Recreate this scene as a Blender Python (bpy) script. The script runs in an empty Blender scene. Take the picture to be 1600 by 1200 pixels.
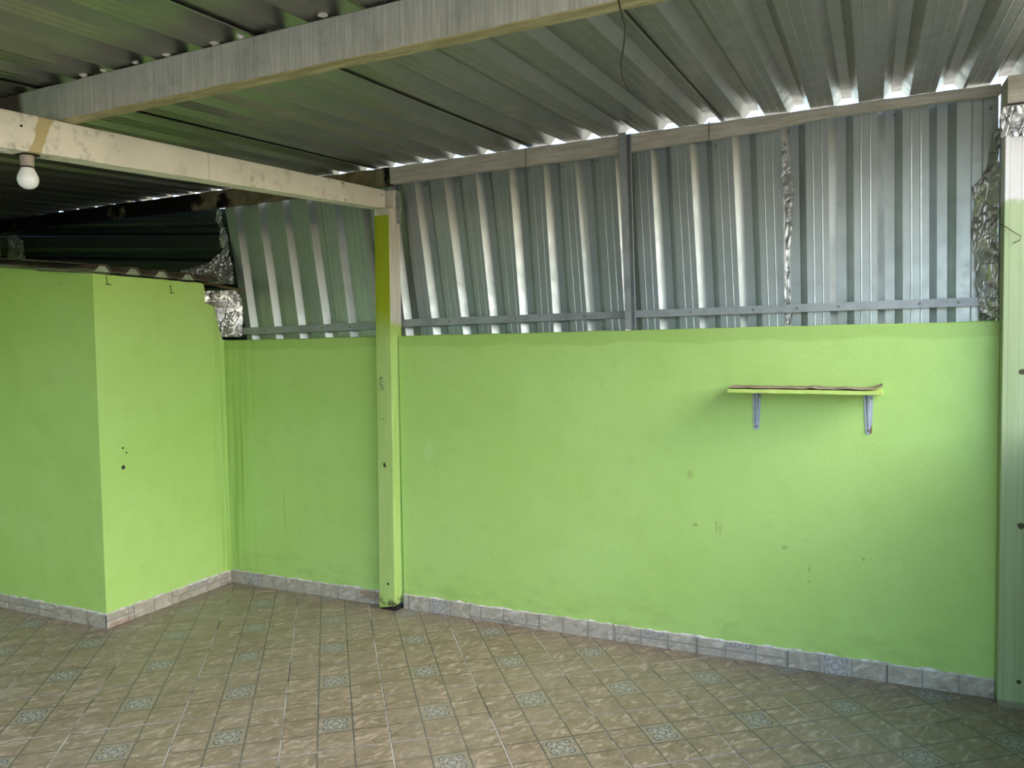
import bpy, math, random
from mathutils import Vector, Matrix, noise as mnoise

random.seed(7)
SC = bpy.context.scene
COL = SC.collection

# ------------------------------------------------------------------ camera
F_PX = 1201.692
CAM = Vector((3.88376, -3.80159, 1.53502))
RIGHT = Vector((0.9053464, 0.4243757, -0.0159136))
DOWN = Vector((0.0053087, -0.0487789, -0.9987955))
FWD = Vector((-0.4246408, 0.9041714, -0.0464147))
cd = bpy.data.cameras.new('camera')
cd.sensor_fit = 'HORIZONTAL'
cd.sensor_width = 36.0
cd.lens = 36.0 * F_PX / 1600.0
cd.clip_start = 0.02
cd.clip_end = 500
cam = bpy.data.objects.new('camera', cd)
COL.objects.link(cam)
m = Matrix.Identity(4)
for i in range(3):
    m[i][0] = RIGHT[i]
    m[i][1] = -DOWN[i]
    m[i][2] = -FWD[i]
    m[i][3] = CAM[i]
cam.matrix_world = m
SC.camera = cam

# ------------------------------------------------------------------ sky, sun, exposure
world = bpy.data.worlds.new('sky_world')
SC.world = world
world.use_nodes = True
wn = world.node_tree
wn.nodes.clear()
sky = wn.nodes.new('ShaderNodeTexSky')
sky.sky_type = 'NISHITA'
sky.sun_disc = False
sky.sun_elevation = math.radians(36)
sky.sun_rotation = math.radians(100)
sky.sun_intensity = 0.35
sky.sun_size = math.radians(2.0)
sky.altitude = 900
sky.air_density = 1.0
sky.dust_density = 3.5
sky.ozone_density = 1.0
bgn = wn.nodes.new('ShaderNodeBackground')
bgn.inputs['Strength'].default_value = 0.42
wo = wn.nodes.new('ShaderNodeOutputWorld')
wn.links.new(sky.outputs['Color'], bgn.inputs['Color'])
wn.links.new(bgn.outputs['Background'], wo.inputs['Surface'])

SC.view_settings.view_transform = 'Standard'
SC.view_settings.look = 'None'
SC.view_settings.gamma = 1.0
SC.view_settings.use_curve_mapping = False
SC.view_settings.exposure = 1.2
SC.cycles.max_bounces = 14
SC.cycles.diffuse_bounces = 10
SC.cycles.glossy_bounces = 6
SC.cycles.use_denoising = True


# ------------------------------------------------------------------ material helpers
def lin(c):
    if isinstance(c, str):
        c = c.lstrip('#')
        c = [int(c[i:i + 2], 16) / 255 for i in (0, 2, 4)]
    return tuple((v / 12.92 if v <= .04045 else ((v + .055) / 1.055) ** 2.4) for v in c) + (1.0,)


class G:
    """small wrapper for writing node materials"""
    def __init__(s, name):
        s.mat = bpy.data.materials.new(name)
        s.mat.use_nodes = True
        s.t = s.mat.node_tree
        s.b = s.t.nodes['Principled BSDF']
        s._p = None

    def node(s, typ, **kw):
        n = s.t.nodes.new(typ)
        for k, v in kw.items():
            setattr(n, k, v)
        return n

    def put(s, sock, v):
        if isinstance(v, bpy.types.NodeSocket):
            s.t.links.new(v, sock)
        elif isinstance(v, str):
            sock.default_value = lin(v)
        else:
            sock.default_value = v

    @property
    def pos(s):
        if s._p is None:
            s._p = s.node('ShaderNodeNewGeometry').outputs['Position']
        return s._p

    def xyz(s, vec=None):
        n = s.node('ShaderNodeSeparateXYZ')
        s.put(n.inputs[0], vec if vec is not None else s.pos)
        return n.outputs[0], n.outputs[1], n.outputs[2]

    def uv(s):
        return s.node('ShaderNodeTexCoord').outputs['UV']

    def rnd(s):
        return s.node('ShaderNodeObjectInfo').outputs['Random']

    def math(s, op, a, b=0.0, c=0.0, clamp=False):
        n = s.node('ShaderNodeMath', operation=op, use_clamp=clamp)
        s.put(n.inputs[0], a)
        s.put(n.inputs[1], b)
        s.put(n.inputs[2], c)
        return n.outputs[0]

    def comb(s, x, y, z):
        n = s.node('ShaderNodeCombineXYZ')
        for i, v in enumerate((x, y, z)):
            s.put(n.inputs[i], v)
        return n.outputs[0]

    def scale(s, vec, sc, off=(0, 0, 0)):
        n = s.node('ShaderNodeMapping')
        s.put(n.inputs['Vector'], vec)
        n.inputs['Scale'].default_value = sc
        s.put(n.inputs['Location'], off)
        return n.outputs[0]

    def noise(s, scale, detail=3.0, rough=.55, vec=None, dist=0.0):
        n = s.node('ShaderNodeTexNoise')
        s.put(n.inputs['Vector'], vec if vec is not None else s.pos)
        n.inputs['Scale'].default_value = scale
        n.inputs['Detail'].default_value = detail
        n.inputs['Roughness'].default_value = rough
        n.inputs['Distortion'].default_value = dist
        return n.outputs['Fac']

    def step(s, v, a, b, lo=0.0, hi=1.0):
        n = s.node('ShaderNodeMapRange', interpolation_type='SMOOTHSTEP')
        s.put(n.inputs['Value'], v)
        n.inputs['From Min'].default_value = a
        n.inputs['From Max'].default_value = b
        n.inputs['To Min'].default_value = lo
        n.inputs['To Max'].default_value = hi
        return n.outputs['Result']

    def mix(s, f, a, b, blend='MIX'):
        n = s.node('ShaderNodeMix', data_type='RGBA', blend_type=blend)
        s.put(n.inputs[0], f)
        s.put(n.inputs[6], a)
        s.put(n.inputs[7], b)
        return n.outputs[2]

    def bump(s, h, strength=.3, dist=.01):
        n = s.node('ShaderNodeBump')
        n.inputs['Strength'].default_value = strength
        n.inputs['Distance'].default_value = dist
        s.put(n.inputs['Height'], h)
        s.put(s.b.inputs['Normal'], n.outputs[0])

    def spot(s, ax, az, cx, cz, rx, rz, wob=None, soft=.35):
        """ellipse mask around a place on a surface"""
        dx = s.math('DIVIDE', s.math('SUBTRACT', ax, cx), rx)
        dz = s.math('DIVIDE', s.math('SUBTRACT', az, cz), rz)
        d = s.math('SQRT', s.math('ADD', s.math('MULTIPLY', dx, dx), s.math('MULTIPLY', dz, dz)))
        if wob is not None:
            d = s.math('ADD', d, s.math('MULTIPLY_ADD', wob, 1.6, -.8))
        return s.step(d, 1.0 - soft, 1.0 + soft, 1.0, 0.0)

    def out(s, color, rough=.6, metal=0.0, spec=.5, **kw):
        s.put(s.b.inputs['Base Color'], color)
        s.put(s.b.inputs['Roughness'], rough)
        s.put(s.b.inputs['Metallic'], metal)
        s.put(s.b.inputs['Specular IOR Level'], spec)
        for k, v in kw.items():
            s.put(s.b.inputs[k], v)
        return s.mat


M = {}


def green_nodes(g):
    """lime paint over plaster: blotchy, hand rolled; returns colour socket"""
    n1 = g.noise(1.3, 4, .6)
    n2 = g.noise(7.0, 4, .65)
    n3 = g.noise(60.0, 2, .5)
    c = g.mix(g.step(n1, .32, .68), '#a6ca6b', '#accf76')
    c = g.mix(g.step(n2, .45, .8, 0, .4), c, '#9bbe60')
    c = g.mix(g.step(n3, .55, .9, 0, .25), c, '#b8d888')
    return c, n1, n2, n3


def m_green_wall():
    g = G('lime_paint_wall')
    c, n1, n2, n3 = green_nodes(g)
    x, y, z = g.xyz()
    # damp band with a wavy lower edge along the wall head
    edge = g.math('MULTIPLY_ADD', g.noise(3.0, 5, .6, vec=g.scale(g.pos, (1, 1, .2))), .10, 1.50)
    band = g.step(g.math('SUBTRACT', z, edge), -.006, .01)
    c = g.mix(g.math('MULTIPLY', band, .45), c, '#8fb056')
    # vertical damp streaks near the inner corner
    st = g.noise(1.0, 4, .6, vec=g.scale(g.pos, (26, 26, .7)))
    near = g.step(g.math('ABSOLUTE', x), .12, .32, 1, 0)
    c = g.mix(g.math('MULTIPLY', g.step(st, .42, .7), g.math('MULTIPLY', near, .5)), c, '#6f8f30')
    # dirt low down on the wall
    low = g.math('MULTIPLY', g.step(z, .08, .34, 1, 0), g.step(g.noise(5, 5, .65, vec=g.scale(g.pos, (1, 1, 2.5))), .42, .72))
    c = g.mix(g.math('MULTIPLY', low, .4), c, '#7d9550')
    # repainted pale patches and scuffs
    wob = g.noise(22, 4, .7)
    for (cx, cz, rx, rz, col, k) in [
            
            (3.193, .645, .006, .03, '#8c8f55', .8), (3.212, .635, .006, .026, '#8c8f55', .8), (3.065, .895, .014, .02, '#8a8a52', .7),
            (3.09, .645, .012, .008, '#5d6440', .8), (3.51, .572, .014, .012, '#6c7f4a', .7),
            (2.75, .93, .03, .05, '#93b163', .25), (1.56, .95, .03, .05, '#b9d69a', .5),
            (.45, 1.44, .006, .005, '#2e2f22', .9), (3.85, .55, .006, .006, '#4a5030', .9),
            (3.62, .42, .008, .006, '#6c7f4a', .7), (2.45, 1.38, .004, .004, '#2e2f22', .9),
            (3.62, .48, .004, .012, '#4a5030', .8), (1.02, .18, .10, .012, '#a9cf72', .5)]:
        c = g.mix(g.math('MULTIPLY', g.spot(x, z, cx, cz, rx, rz, wob), k * .55), c, col)
    # hairline crack
    cx = g.math('MULTIPLY_ADD', g.noise(9, 3, .6, vec=g.comb(0.0, 0.0, z)), .05, .445)
    cr = g.step(g.math('ABSOLUTE', g.math('SUBTRACT', x, cx)), .0012, .003, 1, 0)
    cr = g.math('MULTIPLY', cr, g.math('MULTIPLY', g.step(z, .36, .42), g.step(z, .6, .68, 1, 0)))
    c = g.mix(g.math('MULTIPLY', cr, .5), c, '#5c7130')
    g.bump(g.math('ADD', n3, g.math('MULTIPLY', n2, 1.5)), .18, .004)
    return g.out(c, g.step(n2, .3, .7, .42, .55), spec=.45)


def m_green_block():
    g = G('lime_paint_block')
    c, n1, n2, n3 = green_nodes(g)
    x, y, z = g.xyz()
    wob = g.noise(30, 4, .7)
    # three drilled holes on the return, grubby streaks near the corner
    for (cy, cz, r) in [(-.784, 1.0, .007), (-.761, .971, .006), (-.785, .89, .011)]:
        face = g.step(x, -.02, -.01)
        c = g.mix(g.math('MULTIPLY', g.spot(y, z, cy, cz, r, r, wob, .2), face), c, '#24251a')
    near = g.step(y, -.14, -.03)
    st = g.noise(1.0, 4, .6, vec=g.scale(g.pos, (20, 30, .7)))
    c = g.mix(g.math('MULTIPLY', near, g.math('MULTIPLY', g.step(st, .4, .7), .55)), c, '#6f8f30')
    c = g.mix(g.math('MULTIPLY', g.step(g.noise(11, 5, .7), .6, .78), .25), c, '#7f9a4e')
    g.bump(g.math('ADD', n3, g.math('MULTIPLY', n2, 1.5)), .18, .004)
    return g.out(c, g.step(n2, .3, .7, .45, .58), spec=.4)


def m_post():
    """concrete post: green below, bare cream head, right cheek only painted low down"""
    g = G('post_paint')
    x, y, z = g.xyz()
    nx, ny, nz = g.xyz(g.node('ShaderNodeNewGeometry').outputs['Normal'])
    n1 = g.noise(1.0, 4, .6, vec=g.scale(g.pos, (14, 14, 2)))
    n2 = g.noise(30, 4, .6)
    low = g.mix(g.step(n1, .3, .7), '#9dbb66', '#abc576')
    low = g.mix(g.step(g.noise(1, 3, .6, vec=g.scale(g.pos, (5, 5, 60))), .55, .8, 0, .35), low, '#82a34a')
    up = g.mix(g.step(n1, .3, .7), '#86960f', '#93a318')  # upper green turned olive: the weaker light up there put into the colour
    zz = g.math('MULTIPLY_ADD', n2, .12, z)
    green = g.mix(g.step(zz, 1.62, 1.86), low, up)
    cream = g.mix(g.step(n1, .35, .75), '#c9c6b8', '#a9a594')
    hem = g.step(g.math('MULTIPLY_ADD', n2, .012, z), 2.314, 2.319)
    side = g.math('MULTIPLY', g.step(nx, .4, .6), g.step(g.math('MULTIPLY_ADD', n2, .08, z), 1.70, 1.75))
    c = g.mix(g.math('MAXIMUM', hem, side), green, cream)
    wob = g.noise(40, 3, .7)
    for (cx, cz, r) in [(1.305, .16, .008), (1.30, .86, .012)]:
        c = g.mix(g.spot(x, z, cx, cz, r, r, wob, .2), c, '#2b2c1c')
    c = g.mix(g.math('MULTIPLY', g.step(z, .03, .10, 1, 0), g.step(n2, .42, .6)), c, '#3a3a24')
    g.bump(g.math('ADD', n1, n2), .25, .004)
    return g.out(c, .6, spec=.35)


def m_column():
    g = G('column_paint')
    x, y, z = g.xyz()
    n1 = g.noise(1.0, 4, .6, vec=g.scale(g.pos, (18, 18, 1.2)))
    n2 = g.noise(26, 4, .6)
    green = g.mix(g.step(n1, .3, .7), '#98a87a', '#a4b388')
    white = g.mix(g.step(n1, .3, .7), '#dcdad6', '#cfccc6')
    c = g.mix(g.step(g.math('MULTIPLY_ADD', n2, .06, z), 2.12, 2.15), green, white)
    # form-board joints
    for jx in (4.385, 4.425, 4.447):
        l = g.step(g.math('ABSOLUTE', g.math('SUBTRACT', x, jx)), .0008, .002, 1, 0)
        c = g.mix(g.math('MULTIPLY', l, .35), c, '#6c7a45')
    wob = g.noise(40, 3, .7)
    for (cx, cz, r) in [(4.435, 1.405, .012), (4.44, .77, .013), (4.44, .115, .009)]:
        c = g.mix(g.spot(x, z, cx, cz, r, r, wob, .2), c, '#3c4226')
    c = g.mix(g.step(z, .02, .035, .8, 0), c, '#7b7666')
    g.bump(g.math('ADD', n1, n2), .22, .004)
    return g.out(c, .6, spec=.35)


def m_beam_grey():
    g = G('whitewashed_grey_timber')
    x, y, z = g.xyz()
    st = g.noise(1.0, 5, .7, vec=g.scale(g.pos, (150, 150, 4)))
    bl = g.noise(3.0, 5, .65)
    fine = g.noise(80, 3, .6)
    c = g.mix(g.step(st, .28, .72), '#a4a698', '#d0d2c6')
    c = g.mix(g.step(bl, .42, .72, 0, .75), c, '#979a90')
    c = g.mix(g.step(g.noise(6, 6, .7), .56, .74, 0, .6), c, '#6f6e62')
    ny = g.xyz(g.node('ShaderNodeNewGeometry').outputs['Normal'])[2]
    under = g.step(ny, -.6, -.4, 1, 0)
    raw = g.mix(g.step(g.noise(1, 5, .7, vec=g.scale(g.pos, (7, 40, 40))), .35, .7), '#8f8961', '#b5ad86')
    c = g.mix(under, c, raw)
    # stained end
    c = g.mix(g.step(g.math('MULTIPLY_ADD', bl, .1, x), 1.14, 1.19, 1, 0), c, '#4b4239')
    g.bump(g.math('ADD', st, fine), .35, .003)
    return g.out(c, .8, spec=.2)


def m_beam_cream():
    g = G('cream_painted_timber')
    x, y, z = g.xyz()
    n1 = g.noise(4, 5, .6)
    n2 = g.noise(16, 5, .7)
    st = g.noise(1.0, 5, .65, vec=g.scale(g.pos, (40, 9, 3)))
    c = g.mix(g.step(n1, .3, .7), '#e4e0d2', '#d4d0c2')
    mold = g.math('MULTIPLY', g.step(n2, .5, .72), g.step(g.noise(2.2, 3, .5, vec=g.scale(g.pos, (1, 1, .4), (3.1, .4, 0))), .45, .62))
    c = g.mix(g.math('MULTIPLY', mold, .75), c, '#8d897b')
    c = g.mix(g.step(st, .56, .8, 0, .45), c, '#a39e8d')
    # bare tan drip beside the lamp and one hairline joint
    wob = g.noise(14, 3, .6)
    dy = g.math('SUBTRACT', y, g.math('MULTIPLY_ADD', z, .35, -2.873))
    w = g.math('MULTIPLY_ADD', wob, .04, .003)
    drip = g.step(g.math('SUBTRACT', g.math('ABSOLUTE', dy), w), -.002, .002, 1, 0)
    c = g.mix(g.math('MULTIPLY', drip, .9), c, '#b3a574')
    jl = g.step(g.math('ABSOLUTE', g.math('ADD', y, 1.34)), .001, .003, 1, 0)
    c = g.mix(g.math('MULTIPLY', jl, .5), c, '#6d6859')
    g.bump(g.math('ADD', n2, st), .2, .003)
    return g.out(c, .65, spec=.3)


def m_purlin(dark):
    g = G('charred_purlin' if dark else 'weathered_purlin')
    st = g.noise(1.0, 5, .7, vec=g.scale(g.pos, (5, 60, 60)))
    bl = g.noise(5, 5, .65)
    c = g.mix(g.step(st, .3, .7), '#a8a397', '#c9c5ba')
    c = g.mix(g.step(bl, .45, .7, 0, .6), c, '#a49e92')
    c = g.mix(g.step(g.noise(1.0, 4, .6, vec=g.scale(g.pos, (30, 1, 2))), .6, .8, 0, .5), c, '#b5aea4')
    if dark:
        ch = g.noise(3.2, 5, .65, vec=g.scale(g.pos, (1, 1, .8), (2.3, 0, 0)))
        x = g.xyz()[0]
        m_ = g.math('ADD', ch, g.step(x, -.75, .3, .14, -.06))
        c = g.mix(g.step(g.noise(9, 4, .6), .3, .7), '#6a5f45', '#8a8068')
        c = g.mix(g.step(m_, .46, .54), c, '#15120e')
    g.bump(st, .4, .004)
    return g.out(c, .85, spec=.15)


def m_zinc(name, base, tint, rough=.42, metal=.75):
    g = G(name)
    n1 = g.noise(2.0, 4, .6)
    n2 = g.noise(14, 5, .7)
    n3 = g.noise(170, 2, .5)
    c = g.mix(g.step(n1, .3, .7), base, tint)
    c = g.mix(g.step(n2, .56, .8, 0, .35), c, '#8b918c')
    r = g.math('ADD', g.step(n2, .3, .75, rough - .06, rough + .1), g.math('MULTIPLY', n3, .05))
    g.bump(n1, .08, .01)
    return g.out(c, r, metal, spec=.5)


def m_steel():
    g = G('grey_painted_steel')
    n1 = g.noise(9, 5, .7)
    c = g.mix(g.step(n1, .4, .75), '#9aa0a2', '#828887')
    c = g.mix(g.step(g.noise(24, 5, .7), .63, .75, 0, .6), c, '#4f4d48')
    return g.out(c, .45, .35)


def m_foil():
    g = G('crumpled_aluminium_tape')
    n1 = g.noise(16, 5, .7)
    vor = g.node('ShaderNodeTexVoronoi', feature='DISTANCE_TO_EDGE')
    g.put(vor.inputs['Vector'], g.scale(g.pos, (1, 1, .6)))
    vor.inputs['Scale'].default_value = 15
    cr = g.step(vor.outputs['Distance'], 0.0, .05)
    c = g.mix(g.step(n1, .35, .7), '#c2c2c0', '#969591')
    c = g.mix(g.math('MULTIPLY', g.step(g.noise(40, 4, .7), .66, .74), .5), c, '#4a4845')
    g.bump(g.math('ADD', g.math('MULTIPLY', cr, .5), g.noise(24, 3, .6)), .4, .01)
    return g.out(c, .3, .85)


def tile_color(g, u, v, pale):
    """stone-look tile print: 3 x 3 cells with printed joints and a knot ornament in the middle cell"""
    rnd = g.rnd()
    p = g.comb(u, v, g.math('MULTIPLY', rnd, 37.0))
    n1 = g.noise(1.5, 5, .62, vec=p, dist=1.2)
    cell = g.math('ADD', g.math('FLOOR', u), g.math('MULTIPLY', g.math('FLOOR', v), 3.7))
    pc = g.comb(g.math('MULTIPLY_ADD', cell, 2.3, g.math('ADD', u, g.math('MULTIPLY', v, .5))), g.math('MULTIPLY_ADD', cell, 1.1, g.math('SUBTRACT', v, g.math('MULTIPLY', u, .4))), g.math('MULTIPLY', rnd, 37.0))
    n2 = g.noise(1.55, 5, .6, vec=g.scale(pc, (.75, 1.7, 1)), dist=2.0)
    n3 = g.noise(26, 3, .6, vec=p)
    # each cell turns its own veining
    cn = g.noise(1.0, 0, .5, vec=g.comb(g.math('MULTIPLY', cell, 5.3), rnd, 0.0))
    a, b, hi, line = (('#96907f', '#ada697', '#c8c2b5', '#83827e') if pale else
                      ('#7d6d5a', '#907f6b', '#b8a994', '#575550'))
    c = g.mix(g.step(n1, .32, .68), a, b)
    c = g.mix(g.step(cn, .3, .7, 0, .35), c, b if pale else '#80745c')
    c = g.mix(g.step(n2, .5, .7, 0, .88), c, hi)
    c = g.mix(g.step(n2, .28, .46, .75, 0), c, '#857b6d' if pale else '#62543f')
    c = g.mix(g.step(n3, .5, .8, 0, .3), c, hi)
    # printed joints
    wob = g.math('MULTIPLY_ADD', g.noise(6, 3, .6, vec=p), .03, -.015)
    fu = g.math('ABSOLUTE', g.math('SUBTRACT', g.math('FRACT', g.math('ADD', g.math('ADD', u, wob), .5)), .5))
    fv = g.math('ABSOLUTE', g.math('SUBTRACT', g.math('FRACT', g.math('ADD', g.math('ADD', v, wob), .5)), .5))
    ln = g.step(g.math('MINIMUM', fu, fv), .018, .034, 1, 0)
    c = g.mix(g.math('MULTIPLY', ln, .85), c, line)
    # knot ornament
    du = g.math('SUBTRACT', u, 1.5)
    dv = g.math('SUBTRACT', v, 1.5)
    r = g.math('SQRT', g.math('ADD', g.math('MULTIPLY', du, du), g.math('MULTIPLY', dv, dv)))
    th = g.math('ARCTAN2', dv, du)
    s2 = g.math('ABSOLUTE', g.math('SINE', g.math('MULTIPLY', th, 2.0)))
    pet = g.math('MULTIPLY', g.math('POWER', s2, .55), .43)
    inside = g.step(g.math('SUBTRACT', r, pet), -.01, .015, 1, 0)

    def ring(val, w):
        return g.step(g.math('ABSOLUTE', val), w * .6, w, 1, 0)
    o1 = ring(g.math('SUBTRACT', r, pet), .026)
    o2 = ring(g.math('SUBTRACT', r, g.math('MULTIPLY', g.math('POWER', s2, 1.6), .33)), .020)
    o3 = ring(g.math('SUBTRACT', r, .13), .022)
    # curls at the petal tips
    au = g.math('SUBTRACT', g.math('ABSOLUTE', du), .245)
    av = g.math('SUBTRACT', g.math('ABSOLUTE', dv), .245)
    rt = g.math('SQRT', g.math('ADD', g.math('MULTIPLY', au, au), g.math('MULTIPLY', av, av)))
    o4 = ring(g.math('SUBTRACT', rt, .075), .018)
    o5 = ring(g.math('SUBTRACT', r, g.math('MULTIPLY', g.math('ABSOLUTE', g.math('COSINE', g.math('MULTIPLY', th, 2.0))), .26)), .016)
    k = g.math('MAXIMUM', g.math('MAXIMUM', o1, o2), g.math('MAXIMUM', g.math('MAXIMUM', o3, o4), o5))
    box = g.step(g.math('MAXIMUM', g.math('ABSOLUTE', du), g.math('ABSOLUTE', dv)), .455, .475, 1, 0)
    c = g.mix(g.math('MULTIPLY', box, .55), c, '#9b978d' if pale else '#8d8878')
    c = g.mix(g.math('MULTIPLY', g.math('MULTIPLY', box, inside), .7), c, '#b9b7b0' if pale else '#aba89c')
    c = g.mix(g.math('MULTIPLY', g.math('MULTIPLY', box, k), .85), c, '#73757c' if pale else '#43464e')
    h = g.math('SUBTRACT', g.math('MULTIPLY', n1, .6), g.math('MULTIPLY', ln, .5))
    return c, h, n2, n3


def m_tile():
    g = G('stone_print_floor_tile')
    u, v, _ = g.xyz(g.uv())
    c, h, n2, n3 = tile_color(g, u, v, False)
    dust = g.noise(1.1, 5, .65)
    c = g.mix(g.step(dust, .4, .7, 0, .22), c, '#9b968a')
    c = g.mix(g.step(g.noise(3.4, 6, .7, vec=g.scale(g.pos, (1, 1, 1), (4, 2, 0))), .62, .74, 0, .35), c, '#4e4735')
    g.bump(h, .25, .003)
    return g.out(c, g.step(n2, .2, .8, .34, .52), spec=.5)


def m_skirt():
    g = G('stone_print_skirting')
    u, v, _ = g.xyz(g.uv())
    c, h, n2, n3 = tile_color(g, u, v, True)
    x, y, z = g.xyz()
    dirt = g.math('MULTIPLY', g.step(z, .005, .05, 1, .25), g.step(g.noise(9, 6, .72), .52, .7))
    c = g.mix(g.math('MULTIPLY', dirt, .6), c, '#4c4438')
    # places where the glaze has come off and red clay shows
    wob = g.noise(14, 5, .7)
    red = g.spot(x, z, 1.13, .055, .08, .02, wob)
    red2 = g.math('MULTIPLY', g.spot(y, z, -.84, .012, .09, .016, wob), g.math('MULTIPLY', g.step(x, .03, .05, 1, 0), g.step(y, -.937, -.9365)))
    c = g.mix(g.math('MULTIPLY', g.math('MAXIMUM', red, red2), .5), c, '#8f6a55')
    g.bump(h, .25, .003)
    return g.out(c, .5, spec=.4)


def m_simple(name, a, b, sc=12, rough=.6, metal=0., bump=.15, stretch=(1, 1, 1), spec=.4, lohi=(.35, .7)):
    g = G(name)
    n1 = g.noise(sc, 5, .65, vec=g.scale(g.pos, stretch))
    c = g.mix(g.step(n1, *lohi), a, b)
    g.bump(n1, bump, .004)
    return g.out(c, rough, metal, spec=spec)


def m_shelf_top():
    g = G('peeling_brown_laminate')
    n1 = g.noise(1, 5, .65, vec=g.scale(g.pos, (6, 30, 30)))
    n2 = g.noise(9, 5, .6)
    c = g.mix(g.step(n1, .3, .7), '#8a7a66', '#a49684')
    c = g.mix(g.step(n2, .55, .62, 0, .8), c, '#5e5245')
    g.bump(n1, .3, .003)
    return g.out(c, .75, spec=.25)


def m_bulb():
    g = G('frosted_white_bulb')
    z = g.xyz()[2]
    c = g.mix(g.step(z, 2.168, 2.172), '#e6eae8', '#dfe2df')
    return g.out(c, .28, spec=.5, **{'Subsurface Weight': .2, 'Subsurface Radius': (.02, .02, .02)})


M['wall'] = m_green_wall()
M['block'] = m_green_block()
M['post'] = m_post()
M['column'] = m_column()
M['beam_grey'] = m_beam_grey()
M['beam_cream'] = m_beam_cream()
M['purlin'] = m_purlin(False)
M['purlin_dark'] = m_purlin(True)
M['zinc_roof'] = m_zinc('zinc_roof_sheet', '#98968b', '#8e9186', .32, .85)
M['zinc_wall'] = m_zinc('zinc_wall_sheet', '#aeb5b3', '#a0a9a6', .39, .82)
M['zinc_shaded'] = m_zinc('zinc_shaded_sheet', '#434a49', '#3a4140', .42, .7)  # same zinc, with the shade of the recess put into a darker colour
M['steel'] = m_steel()
M['foil'] = m_foil()
M['tile'] = m_tile()
M['skirt'] = m_skirt()
M['grout'] = m_simple('tile_grout', '#b9b4a8', '#5b564a', 4, .9, lohi=(.42, .62))
M['mortar'] = m_simple('white_skirting_mortar', '#d9d6cf', '#a19d93', 30, .9)
M['concrete'] = m_simple('added_wall_concrete', '#cdbca6', '#b9a892', 2, .9)
M['ground'] = m_simple('pale_bounce_ground', '#decdb2', '#cdbb9f', 2, .9)
M['plaster'] = m_simple('added_wall_plaster', '#8b908c', '#7f8480', 3, .9)
M['wood_dark'] = m_simple('dark_lath', '#4d4130', '#6b5b44', 1, .8, stretch=(8, 60, 60))
M['blockroof'] = m_simple('rusty_brown_sheet', '#5d5548', '#77705f', 5, .7, .15)
M['plug'] = m_simple('grey_green_mortar', '#9aa690', '#828d78', 20, .9)
M['shelf_edge'] = m_simple('yellow_green_shelf_paint', '#c2da78', '#b2cb66', 14, .55)
M['shelf_top'] = m_shelf_top()
M['bracket'] = m_simple('silver_bracket', '#a3adb8', '#8d97a3', 14, .4, .35)
M['screw'] = m_simple('screw_metal', '#8a8478', '#5d5a52', 60, .4, .8)
M['rust'] = m_simple('rusty_patch', '#8a5f3c', '#5c4635', 60, .8)
M['socket'] = m_simple('grey_porcelain', '#a79d93', '#948a80', 20, .5)
M['bulb'] = m_bulb()
M['wire'] = m_simple('dark_wire', '#2c2d22', '#3a3a2c', 30, .6, .3)
M['wire_grey'] = m_simple('grey_tie_wire', '#6d6a62', '#4b4943', 30, .5, .6)
M['blob'] = m_simple('white_sealant', '#d7d3c9', '#b2ada2', 30, .8)
M['rope'] = m_simple('green_painted_cord', '#a9bf85', '#6d7f3f', 60, .8)
M['black'] = m_simple('flat_black', '#14130f', '#211f19', 20, .95)


# ------------------------------------------------------------------ object helpers
def world_of(o):
    p = Vector((0, 0, 0))
    while o is not None:
        p += o.location
        o = o.parent
    return p


def props(o, label=None, category=None, group=None, kind=None):
    if label:
        o['label'] = label
    if category:
        o["category"] = category
    if group:
        o['group'] = group
    if kind:
        o['kind'] = kind
    return o


def empty(name, loc=(0, 0, 0), **kw):
    o = bpy.data.objects.new(name, None)
    o.location = loc
    o.empty_display_size = .1
    COL.objects.link(o)
    return props(o, **kw)


def obj(name, vf, mat, parent=None, smooth=False, uv=None, **kw):
    """vf in world coordinates; the origin goes to the middle of the underside"""
    vs, fs = vf
    lo = [min(v[i] for v in vs) for i in range(3)]
    hi = [max(v[i] for v in vs) for i in range(3)]
    org = Vector(((lo[0] + hi[0]) / 2, (lo[1] + hi[1]) / 2, lo[2]))
    me = bpy.data.meshes.new(name)
    me.from_pydata([tuple(Vector(v) - org) for v in vs], [], fs)
    me.materials.append(M[mat] if isinstance(mat, str) else mat)
    if uv is not None:
        layer = me.uv_layers.new(name='UVMap')
        for li, l in enumerate(me.loops):
            layer.data[li].uv = uv(vs[l.vertex_index])
    if smooth:
        for p in me.polygons:
            p.use_smooth = True
    me.update()
    o = bpy.data.objects.new(name, me)
    o.location = org - (world_of(parent) if parent else Vector((0, 0, 0)))
    if parent:
        o.parent = parent
    COL.objects.link(o)
    return props(o, **kw)


def fix_normals(o):
    import bmesh
    bm = bmesh.new()
    bm.from_mesh(o.data)
    bmesh.ops.recalc_face_normals(bm, faces=bm.faces)
    bm.to_mesh(o.data)
    bm.free()
    return o


def bevel(o, w, seg=2):
    b = o.modifiers.new('bevel', 'BEVEL')
    b.width = w
    b.segments = seg
    b.limit_method = 'ANGLE'
    b.angle_limit = math.radians(40)
    return o


def join(*parts):
    vs, fs = [], []
    for v, f in parts:
        n = len(vs)
        vs += list(v)
        fs += [tuple(i + n for i in q) for q in f]
    return vs, fs


def box(x0, x1, y0, y1, z0, z1):
    vs = [(x, y, z) for z in (z0, z1) for y in (y0, y1) for x in (x0, x1)]
    fs = [(0, 2, 3, 1), (4, 5, 7, 6), (0, 1, 5, 4), (2, 6, 7, 3), (0, 4, 6, 2), (1, 3, 7, 5)]
    return vs, fs


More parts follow.
